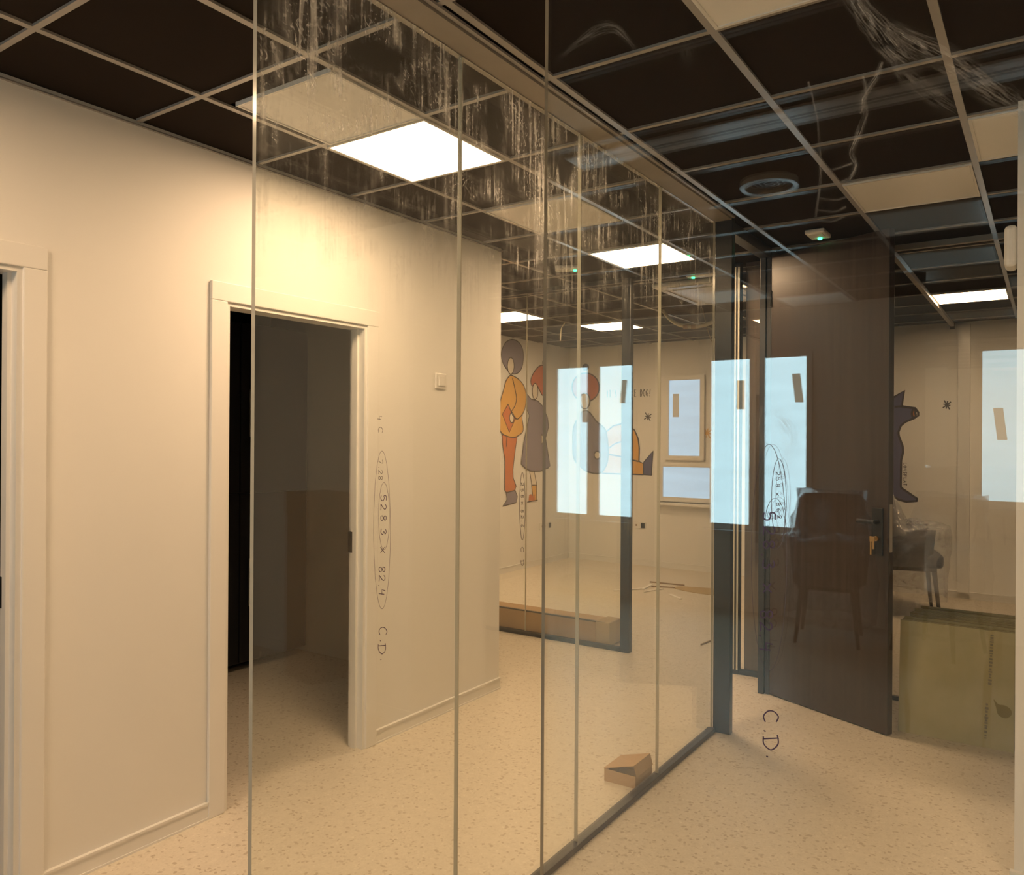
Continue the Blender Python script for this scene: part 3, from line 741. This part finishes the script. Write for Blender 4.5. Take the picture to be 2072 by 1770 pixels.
mural('painted_sitter', 'wall painting of a seated figure with round red hair and ochre trousers', 1, YF, (0,-1,0), 1140, 730, 7.08, [
  ('topknot', ell(320,90,40,40), P_BLUE, False, True),
  ('hair', ell(320,380,195,205,36), P_RED, False, True),
  ('face', ell(310,575,72,112), P_SKIN, False, True),
  ('foot', [(1150,1460),(1285,1290),(1262,1640),(1150,1630)], P_BLUE, False, True),
  ('trousers', [(600,1030),(720,930),(840,900),(940,930),(1020,990),(1070,1100),(1090,1250),(1085,1440),(1150,1470),(1145,1630),(560,1610),(600,1330)], P_YEL, False, True),
  ('body', [(240,770),(310,715),(380,740),(480,870),(600,980),(642,1200),(642,1400),(600,1530),(520,1610),(360,1590),(230,1500),(150,1380),(140,1150),(150,950)], P_GREY, True, True),
  ('hand', ell(490,1350,45,55), P_SKIN, False, True)],
  [[(660,1340),(820,1370),(1000,1420),(1085,1440)], [(660,1250),(740,1190),(830,1160)]], .008)
mural('painted_dog', 'wall painting of a dark violet dog with pointed ear and orange mouth', 1, YF, (0,-1,0), 1780, 760, 6.322, [
  ('body', [(100,330),(190,270),(315,190),(285,385),(455,415),(480,450),(495,500),(450,540),(330,590),(270,640),(240,720),(245,770),(295,900),(300,980),(275,1080),(270,1420),(285,1440),(480,1575),(480,1600),(340,1612),(230,1580),(170,1540),(40,1520),(-60,1380),(-40,1000),(-120,760),(-60,560),(-20,420)], P_BLUE, False, True),
  ('mouth', ell(440,485,28,52), P_ORA, False, True),
  ('muzzle_tip', [(462,425),(495,470),(492,515),(468,530),(455,480)], P_SKIN, False, True)],
  [[(190,400),(280,395),(450,420)]], .010)
def star(name, label, px, py, r, axis, val, nrm, m, n=8):
    bm = bmesh.new(); c = at(px, py, axis, val)
    for k in range(n):
        a = 2*math.pi*k/n + .2; rr = r*(1 if k % 2 else .72)
        ribbon(bm, [at(px + math.cos(a)*2, py + math.sin(a)*2, axis, val), at(px + math.cos(a)*rr, py + math.sin(a)*rr*1.1, axis, val)], .006, nrm, .002)
    f = bm.faces.new([bm.verts.new(at(px+3.2*math.cos(2*math.pi*k/8), py+3.6*math.sin(2*math.pi*k/8), axis, val)+Vector(nrm)*.0026) for k in range(8)])
    o = obj(name, bm, m); tag(o, label, 'mural'); return o
star('painted_star', 'small black painted star beside the dog mural', 1916, 819, 10, 1, YF, (0,-1,0), OUTL)
star('painted_star', 'small black painted star under the painted words beside the seated figure', 1311, 843, 9, 1, YF, (0,-1,0), OUTL)
star('painted_star', 'yellow painted star at the right side of the far window', 1431, 876, 12, 1, YF, (0,-1,0), P_YEL)

LT = {
 'I': [[(.5,1),(.5,0)]], 'T': [[(.05,1),(.95,1)],[(.5,1),(.5,0)]], "'": [[(.5,1),(.42,.78)]], 'S': [[(.85,.88),(.5,1),(.18,.8),(.5,.52),(.82,.28),(.5,0),(.12,.12)]],
 'A': [[(.05,0),(.5,1),(.95,0)],[(.22,.38),(.78,.38)]], 'N': [[(.1,0),(.1,1),(.9,0),(.9,1)]], 'C': [[(.9,.85),(.5,1),(.15,.7),(.15,.3),(.5,0),(.9,.15)]],
 'E': [[(.85,1),(.12,1),(.12,0),(.85,0)],[(.12,.52),(.7,.52)]], 'D': [[(.12,0),(.12,1),(.6,.95),(.92,.5),(.6,.05),(.12,0)]], 'O': [[(.5,1),(.1,.65),(.15,.2),(.5,0),(.85,.2),(.9,.65),(.5,1)]],
 'G': [[(.88,.82),(.5,1),(.12,.6),(.2,.15),(.55,0),(.88,.2),(.88,.45),(.55,.45)]], '!': [[(.6,1),(.45,.3)],[(.42,.1),(.42,.0)]], 'L': [[(.12,1),(.12,0),(.85,0)]], 'P': [[(.12,0),(.12,1),(.75,.95),(.8,.62),(.12,.5)]], ' ': [],
}
def words(name, label, txt, p0, p1, hgt, nrm_y, m, vertical=False):
    """hand painted capitals on the far wall from p0 to p1, letter height in metres"""
    e = empty(name, (0, 0, 0)); tag(e, label, 'lettering'); L = (p1-p0).length; adv = L/len(txt)
    for n_, ch in enumerate(txt):
        if ch == ' ': continue
        bm = bmesh.new()
        for st in LT[ch]:
            pts = []
            for u, v in st:
                a_, b_ = n_*adv + u*adv*.74, v*hgt
                pts.append(Vector((p0.x+a_, p0.y, p0.z+b_)) if not vertical else Vector((p0.x+b_, p0.y, p0.z-a_)))
            ribbon(bm, pts, .0045 if not vertical else .003, (0,-1,0), .002)
        obj('letter', bm, m, e)
    return e
words('painted_words', 'painted words above the legs of the seated figure on the far wall', "IT'S A NICE DOG!", at(1227, 804, 1, YF), at(1319, 804, 1, YF), .085, -1, OUTL)
words('painted_words', 'tiny lettering running down the hind leg of the painted dog', 'LONSPLAT', at(1828, 936, 1, YF), at(1828, 984, 1, YF), .03, -1, OUTL, True)

# ------------------------------------------------------------------ armchairs in plastic wrap
def armchair(label):
    e = empty('armchair', (0, 0, 0)); tag(e, label, 'armchair')
    # wrap-around shell: arc from arm front over the back to the other arm front (front = +y)
    def shell(bm, rx0, ry0, th, z0f, ztop, n=28):
        inn, out_ = [], []
        for k in range(n+1):
            a = math.radians(-40 + 260*k/n) + math.pi   # around the back
            s, c = math.sin(a), math.cos(a)
            back = max(0, -s); bk = min(1, max(0, (back-.30)/.34)); bk = bk*bk*(3-2*bk)
            zt_ = ztop(bk)
            for lst, r in ((out_, 1.0), (inn, 1-th)):
                x = rx0*r*c; y = ry0*r*s + .02
                lst.append((bm.verts.new((x*.94, y*.94, z0f)), bm.verts.new((x*1.0, y, (z0f+zt_)/2)), bm.verts.new((x*1.05, y*1.08, zt_))))
        for A, sg in ((out_, 1), (inn, -1)):
            for p, q in zip(A, A[1:]):
                for r in (0, 1):
                    f = (p[r], q[r], q[r+1], p[r+1]); bm.faces.new(f if sg > 0 else f[::-1])
        for (o1, i1), (o2, i2) in zip(zip(out_, inn), zip(out_[1:], inn[1:])):
            bm.faces.new((o1[2], o2[2], i2[2], i1[2])); bm.faces.new((o2[0], o1[0], i1[0], i2[0]))
        for o1, i1, fl in ((out_[0], inn[0], 1), (out_[-1], inn[-1], -1)):
            for r in (0, 1):
                f = (o1[r], o1[r+1], i1[r+1], i1[r]); bm.faces.new(f if fl > 0 else f[::-1])
    bm = bmesh.new(); shell(bm, .27, .27, .20, .43, lambda b: .74 + .33*b)
    bmesh.ops.recalc_face_normals(bm, faces=bm.faces[:]); bevel_e = None
    o = obj('backrest', bm, FABRIC, e, True)
    bm = bmesh.new(); bx(bm, -.23,.23,-.20,.27,.42,.54); bevel(bm, .035, 3); obj('seat', bm, FABRIC, e, True)
    bm = bmesh.new(); bx(bm, -.20,.20,-.17,.22,.39,.43); obj('seat_frame', bm, LEGW, e)
    for sx in (-1, 1):
        for sy, yb in ((1, .20), (-1, -.17)):
            bm = bmesh.new(); top = (sx*.17, yb, .42); mid = (sx*.20, yb+sy*.03, .12); bot = (sx*.213, yb+sy*.045, 0)
            tube(bm, [top, mid], [.021, .015], 10); l = obj('leg', bm, LEGW, e, True)
            bm = bmesh.new(); tube(bm, [mid, bot], [.0155, .012], 10); obj('leg_cap', bm, LEGCAP, l, True)
    # loose plastic bag over the whole chair
    rnd = random.Random(5); bm = bmesh.new(); rings = []
    for h in range(15):
        tt = h/14; z = .15 + tt*.95; ring = []
        for k in range(30):
            a = 2*math.pi*k/30; s, c = math.sin(a), math.cos(a)
            back = min(1, max(0, (-s-.22)/.36)); zlim = .77 + .34*back
            rr = 1.0 + .05*math.sin(3*a+tt*7) + rnd.uniform(-.025,.025)
            zz = min(z, zlim + .02*math.sin(5*a)); sq = .32 if z < zlim else .32 - min(.25, (z-zlim)*1.0)
            if s > -.3 and z > zlim: sq = max(.05, .32 - (z-zlim)*1.1)
            ring.append(bm.verts.new((sq*rr*c, (sq+.0)*rr*s + .02, zz + rnd.uniform(-.012,.012))))
        rings.append(ring)
    for A, B in zip(rings, rings[1:]):
        for k in range(30): bm.faces.new((A[k], A[(k+1)%30], B[(k+1)%30], B[k]))
    bm.faces.new(rings[-1])
    obj('plastic_wrap', bm, FILM, e, True)
    return e
ch1 = armchair('grey armchair in clear plastic wrap in front of the far wall with the dog mural')
ch1.location = (-1.035, 7.56, 0); ch1.rotation_euler = (0, 0, math.radians(-75))
ch2 = copy_tree(ch1); ch2.location = (-1.36, -3.56, 0); ch2.rotation_euler = (0, 0, math.radians(-8))
tag(ch2, 'plastic wrapped armchair under the daylit windows, seen whole as a mirror image in the glass', 'armchair')
ch3 = copy_tree(ch1); ch3.location = (-.64, -3.64, 0); ch3.rotation_euler = (0, 0, math.radians(20))
tag(ch3, 'plastic wrapped armchair whose mirror image is cut by the edge of the wooden door', 'armchair')

# ------------------------------------------------------------------ stack of green boards
random.seed(11)
ny = 18; y = 4.452
bm = bmesh.new(); bx(bm, -.25, .25, 0, .020, 0, .560)
BM = bpy.data.meshes.new('mdf_board')
for f in bm.faces:
    f.normal_update(); f.material_index = 0 if abs(f.normal.y) > .5 else 1
bm.to_mesh(BM); bm.free(); BM.materials.append(MDF); BM.materials.append(MDFEDGE)
for k in range(ny):
    o = bpy.data.objects.new('mdf_board', BM); COL.objects.link(o)
    dx = 0 if k == 0 else random.uniform(-.010, .016) + .0022*k
    o.location = (-.385 + dx, 4.455 + k*.0245, 0.0); o.rotation_euler = (math.radians(-6.0), 0, random.uniform(-.006, .006))
    o.scale = (1, 1, 1 if k == 0 else random.uniform(.985, 1.02))
    if k == 0:
        front = o; tag(o, 'front greenish board of the stack, with printed lines and an oil stain', 'board', 'stack of greenish boards')
    else: tag(o, 'greenish fibreboard panel behind the stained front board of the leaning stack', 'board', 'stack of greenish boards')
bm = bmesh.new(); pts = catmull([(.165,.235),(.185,.215),(.21,.215),(.235,.20),(.238,.175),(.215,.155),(.185,.165),(.175,.20)], True, 4)
f = bm.faces.new([bm.verts.new((x, -.0012, z)) for x, z in pts]); obj('oil_stain', bm, STAIN, front)
bm = bmesh.new(); random.seed(3)
for x0, za, zb_ in ((.148,.30,.54),(.140,.04,.21)):
    z = zb_
    while z > za:
        h = random.uniform(.005,.012); xw = random.uniform(.004,.008)
        bx(bm, x0-xw+(z-.3)*.03, x0+xw+(z-.3)*.03, -.0012, -.0004, z-h, z); z -= h + random.uniform(.002,.008)
tag(obj('printed_lettering', bm, simple('grey_board_print', (.24,.215,.15), .8), front), kind='stuff')

# ------------------------------------------------------------------ boxes on the floor
b = empty('cardboard_box', (-1.592, 3.070, 0)); tag(b, 'small brown cardboard box with half open lid by the glass floor channel', 'box')
bw, bd, bh, t = .148, .168, .052, .003
bm = bmesh.new(); bx(bm, 0,bw,0,t,0,bh); bx(bm, 0,bw,bd-t,bd,0,bh); bx(bm, 0,t,t,bd-t,0,bh); bx(bm, bw-t,bw,t,bd-t,0,bh); bx(bm, t,bw-t,t,bd-t,0,t)
obj('tray', bm, CARD, b)
bm = bmesh.new(); bx(bm, -.002,bw*.99,0,bd,0,t); bx(bm, bw*.99-t,bw*.99,.002,bd-.002,-.046,0); bx(bm, .004,.02,.004,bd-.004,-.004,0)
lid = obj('lid', bm, CARD, b); lid.location = (0, 0, bh+.001); lid.rotation_euler = (0, math.radians(-16), 0)
lb = empty('long_cardboard_box', (-3.4, 5.15, 0)); tag(lb, 'long low cardboard carton lying behind the far glass screen', 'box')
cbox('carton', CARD, lb, -4.6, -2.60, 5.06, 5.24, 0, .165, .004)
bm = bmesh.new(); l = lb.location
bx(bm, -2.70-l.x, -2.585-l.x, 5.052-l.y, 5.248-l.y, .004, .172); bevel(bm, .01, 2); obj('taped_end', bm, TAPE, lb)
cbox('strap', BLACKP, lb, -4.6, -2.62, 5.055, 5.075, .162, .171)
tb = empty('tall_cardboard_box', (.93, 3.40, 0), math.radians(14)); tag(tb, 'tall upright cardboard carton whose mirror image shows in the dark doorway', 'box')
box('carton', CARD, -.16, .16, -.14, .14, 0, 1.14, tb, .004)
box('tape_seam', TAPE, -.163, -.160, -.03, .03, .02, 1.12, tb)
box('flap', CARD, -.16, .16, -.145, -.14, 1.00, 1.14, tb)

# offcuts on the floor of the far room
cuts = [((1242,1196),(1302,1192),.022,STICK),((1300,1193),(1318,1184),.030,STICK),((1303,1199),(1342,1192),.018,STICK),((1315,1178),(1385,1185),.016,STICKD),((1318,1187),(1366,1190),.014,STICKD),((1356,1204),(1378,1213),.030,STICK),((1336,1186),(1362,1188),.014,STICK),((1418,1306),(1440,1297),.006,STICKD)]
labs = ['pale strip offcut lying farthest to the side of the dark screen post','short pale offcut leaning on the pale strips','pale flat offcut lying across the pile of strips','long thin brown strip at the back of the pile','thin brown strip in front of the long brown strip','short pale offcut lying apart from the pile','thin pale strip between the brown strips','thin dark wire piece lying near the foot of the steel post']
for (p0, p1, wd, m), lb_ in zip(cuts, labs):
    a = at(*p0, 2, 0); c = at(*p1, 2, 0); d = (c-a); L = d.length
    o = box('wood_offcut', m, 0, L, -wd/2, wd/2, 0, .012, None, .002); o.location = (a.x, a.y, .0005); o.rotation_euler = (0, 0, math.atan2(d.y, d.x))
    tag(o, lb_, 'offcut', 'offcuts on the far floor')
pc = at(1428, 1196, 2, 0)
bm = bmesh.new(); pts = catmull([(-.22,-.10),(.05,-.16),(.25,-.08),(.28,.12),(.05,.17),(-.25,.10),(-.33,0)], True, 4)
vt = [bm.verts.new((x, yv, .0)) for x, yv in pts]; vb = [bm.verts.new((x, yv, .004)) for x, yv in pts]
bm.faces.new(vb); bm.faces.new(vt[::-1])
for k in range(len(pts)): bm.faces.new((vt[k], vt[(k+1)%len(pts)], vb[(k+1)%len(pts)], vb[k]))
o = obj('paper_sheet', bm, simple('ochre_paper', (.50,.36,.17), .8)); o.location = (pc.x, pc.y, .0005); tag(o, 'ochre sheet of paper lying on the far floor beside the strips', 'paper')

# ------------------------------------------------------------------ small fittings
def wallplate(name, label, cat, c, axis, wdt, hgt, darks):
    e = empty(name, c); tag(e, label, cat)
    if axis == 0:
        box('plate', WHITEP, 0, .010, -wdt/2, wdt/2, -hgt/2, hgt/2, e, .002)
        for u, w2, h2, m in darks: box('socket_insert', m, .010, .016, u-w2/2, u+w2/2, -h2/2, h2/2, e, .001)
    else:
        box('plate', WHITEP, -wdt/2, wdt/2, -.010, 0, -hgt/2, hgt/2, e, .002)
        for u, w2, h2, m in darks: box('socket_insert', m, u-w2/2, u+w2/2, -.016, -.010, -h2/2, h2/2, e, .001)
    return e
wallplate('light_switch', 'small white switch plate on the left wall beyond the doorway', 'switch', (XW, 3.280, 1.783), 0, .082, .080, [(0, .045, .05, WHITEP)])
wallplate('wall_socket', 'white socket strip with one black insert under the painted girl', 'socket', (XFL, 8.00, .445), 0, .26, .075, [(.09, .05, .06, BLACKP), (-.02,.02,.02,STICKD), (-.08,.02,.02,STICKD)])
wallplate('wall_socket', 'white socket strip with one black insert under the seated painted figure', 'socket', (-4.03, YF, .468), 1, .24, .075, [(.085, .05, .06, BLACKP), (0,.02,.02,STICKD), (-.06,.02,.02,STICKD)])

def emergency(label, c, rz, wx=.10, wy=.16):
    e = empty('emergency_light', c, rz); tag(e, label, 'emergency light')
    bm = bmesh.new(); bx(bm, -wx/2, wx/2, -wy/2, wy/2, -.022, 0); bevel(bm, .006); obj('housing', bm, WHITEP, e)
    box('lens', PANELW, -wx*.35, wx*.35, -wy*.40, wy*.1, -.025, -.022, e)
    bm = bmesh.new(); tube(bm, [(0, wy*.30, -.030), (0, wy*.30, -.021)], .011, 12); obj('led', bm, GREEN_LED, e)
    return e
emergency('flush emergency light with green lamp above the open wooden door', (-1.035, 4.43, HC-.004), 0)
emergency('flush emergency light with green lamp over the lobby next to the lit panel', (-2.595, 4.45, HC-.004), math.radians(-60))
c3 = at(1420, 573, 2, 2.52)
emergency('emergency light with green lamp in front of the ceiling air conditioner', (c3.x, c3.y, HC-.012), math.radians(90), .07, .20)

# round diffuser behind the camera, mirrored in the loose pane
e = empty('ceiling_diffuser', (-1.01, 2*YA-3.444, HC)); tag(e, 'round ceiling air diffuser with concentric rings, mirrored in the loose glass', 'air diffuser')
def ringmesh(r0, r1, z0, z1, n=40):
    bm = bmesh.new(); V = []
    for k in range(n):
        a = 2*math.pi*k/n; c, s = math.cos(a), math.sin(a)
        V.append([bm.verts.new((r*c, r*s, z)) for r, z in ((r0,z0),(r1,z0),(r1,z1),(r0,z1))])
    for k in range(n):
        A, B = V[k], V[(k+1)%n]
        for q in range(4): bm.faces.new((A[q], A[(q+1)%4], B[(q+1)%4], B[q]))
    return bm
obj('outer_ring', ringmesh(.100, .120, -.030, 0), FRAMEW, e, False)
for r in (.080, .060, .040, .020): obj('inner_ring', ringmesh(r-.004, r, -.012, .0), TEE, e)
# linear air slot over the place where the photographer stands
e = empty('linear_slot', (-.6, 2*YA-2.785, HC)); tag(e, 'long pale linear air slot across the dark ceiling, mirrored in the glass', 'air diffuser')
box('slot_frame', FRAMEW, -1.0, 1.3, -.070, .070, -.010, -.002, e); box('slot', BLACKP, -.98, 1.28, -.006, .006, -.0115, -.010, e)

# ceiling cassette air conditioner
e = empty('ceiling_cassette', (-2.09, 5.72, HC)); tag(e, 'cream ceiling cassette air conditioner with louvre slots behind the lit lobby panel', 'air conditioner')
bm = bmesh.new(); bx(bm, -.29,.29,-.45,.45,-.035,-.003); bevel(bm, .012); obj('fascia', bm, WHITEP, e)
box('grille', PANELW, -.19,.19,-.30,.30,-.042,-.035, e, .003)
for s in (-1, 1):
    box('louvre', FRAMEW, -.19,.19, s*.385-.03, s*.385+.03, -.041,-.036, e, .002)
for s in (-1, 1):
    box('louvre', FRAMEW, s*.245-.02, s*.245+.02, -.30,.30,-.041,-.036, e, .002)

# hanging conduit and cable in the far room
def hang(name, label, cat, pix, Y, r, m, coup=None):
    pts = [at(x, y_, 1, Y) for x, y_ in catmull(pix, False, 6)]
    bm = bmesh.new(); tube(bm, pts, r, 8); o = obj(name, bm, m, None, True); tag(o, label, cat)
    if coup:
        for (x, y_) in coup:
            c = at(x, y_, 1, Y); bm = bmesh.new(); tube(bm, [c-Vector((.02,0,0)), c+Vector((.02,0,0))], r*1.3, 8); obj('coupling', bm, STICKD, o)
    return o
hang('hanging_conduit', 'cream flexible conduit sagging from an open ceiling tile in the far room', 'conduit', [(1338,618),(1350,640),(1372,656),(1400,661),(1425,658),(1445,650)], 6.4, .016, CONDUIT, [(1388,661),(1404,661)])
hang('hanging_cable', 'thin cable hanging from the far ceiling beside the lit panel', 'cable', [(1136,622),(1150,626),(1164,632),(1148,648),(1136,664),(1134,690)], 6.6, .006, CONDUIT)
hang('hanging_cable', 'thin cable hanging near the dark steel post in the far room', 'cable', [(1418,606),(1425,640),(1430,660),(1437,684),(1442,692)], 6.5, .004, STICKD)

# white rounded wall unit on the white wall end
bm = bmesh.new(); bx(bm, -.13,-.092,3.10,3.20,2.06,2.20); bevel(bm, .015, 3)
o = obj('wall_unit', bm, WHITEP); tag(o, 'white rounded wall unit fixed high on the white wall end', 'wall unit')

# dark cabinet in the storeroom
e = empty('storage_cabinet', (-4.40, 2.9, 0)); tag(e, 'black cabinet with slim bar handles inside the dark doorway', 'cabinet')
cbox('carcass', BLACKP, e, -4.64, -4.22, 2.05, 3.70, .05, 2.2, .004)
for y0, y1 in ((2.06,2.595),(2.605,3.145),(3.155,3.69)):
    for z0, z1 in ((.06,1.12),(1.13,2.19)):
        d = cbox('cabinet_door', BLACKP, e, -4.22, -4.20, y0, y1, z0, z1, .002)
        bm = bmesh.new(); l = e.location; zc = z0+.35
        tube(bm, [(-4.185-l.x, y0+.06-l.y, zc-l.z), (-4.185-l.x, y0+.06-l.y, zc+.3-l.z)], .007); obj('handle', bm, NICKEL, d)

# lamps and windows are sampled from their visible side; tiny glowing bits need no light sampling
for m_ in (LIT, DAYFILM, DAYFILM2, SHADEFILM): m_.cycles.emission_sampling = 'FRONT'
for m_ in (SHADETAPE, DAYTAPE, GREEN_LED): m_.cycles.emission_sampling = 'NONE'
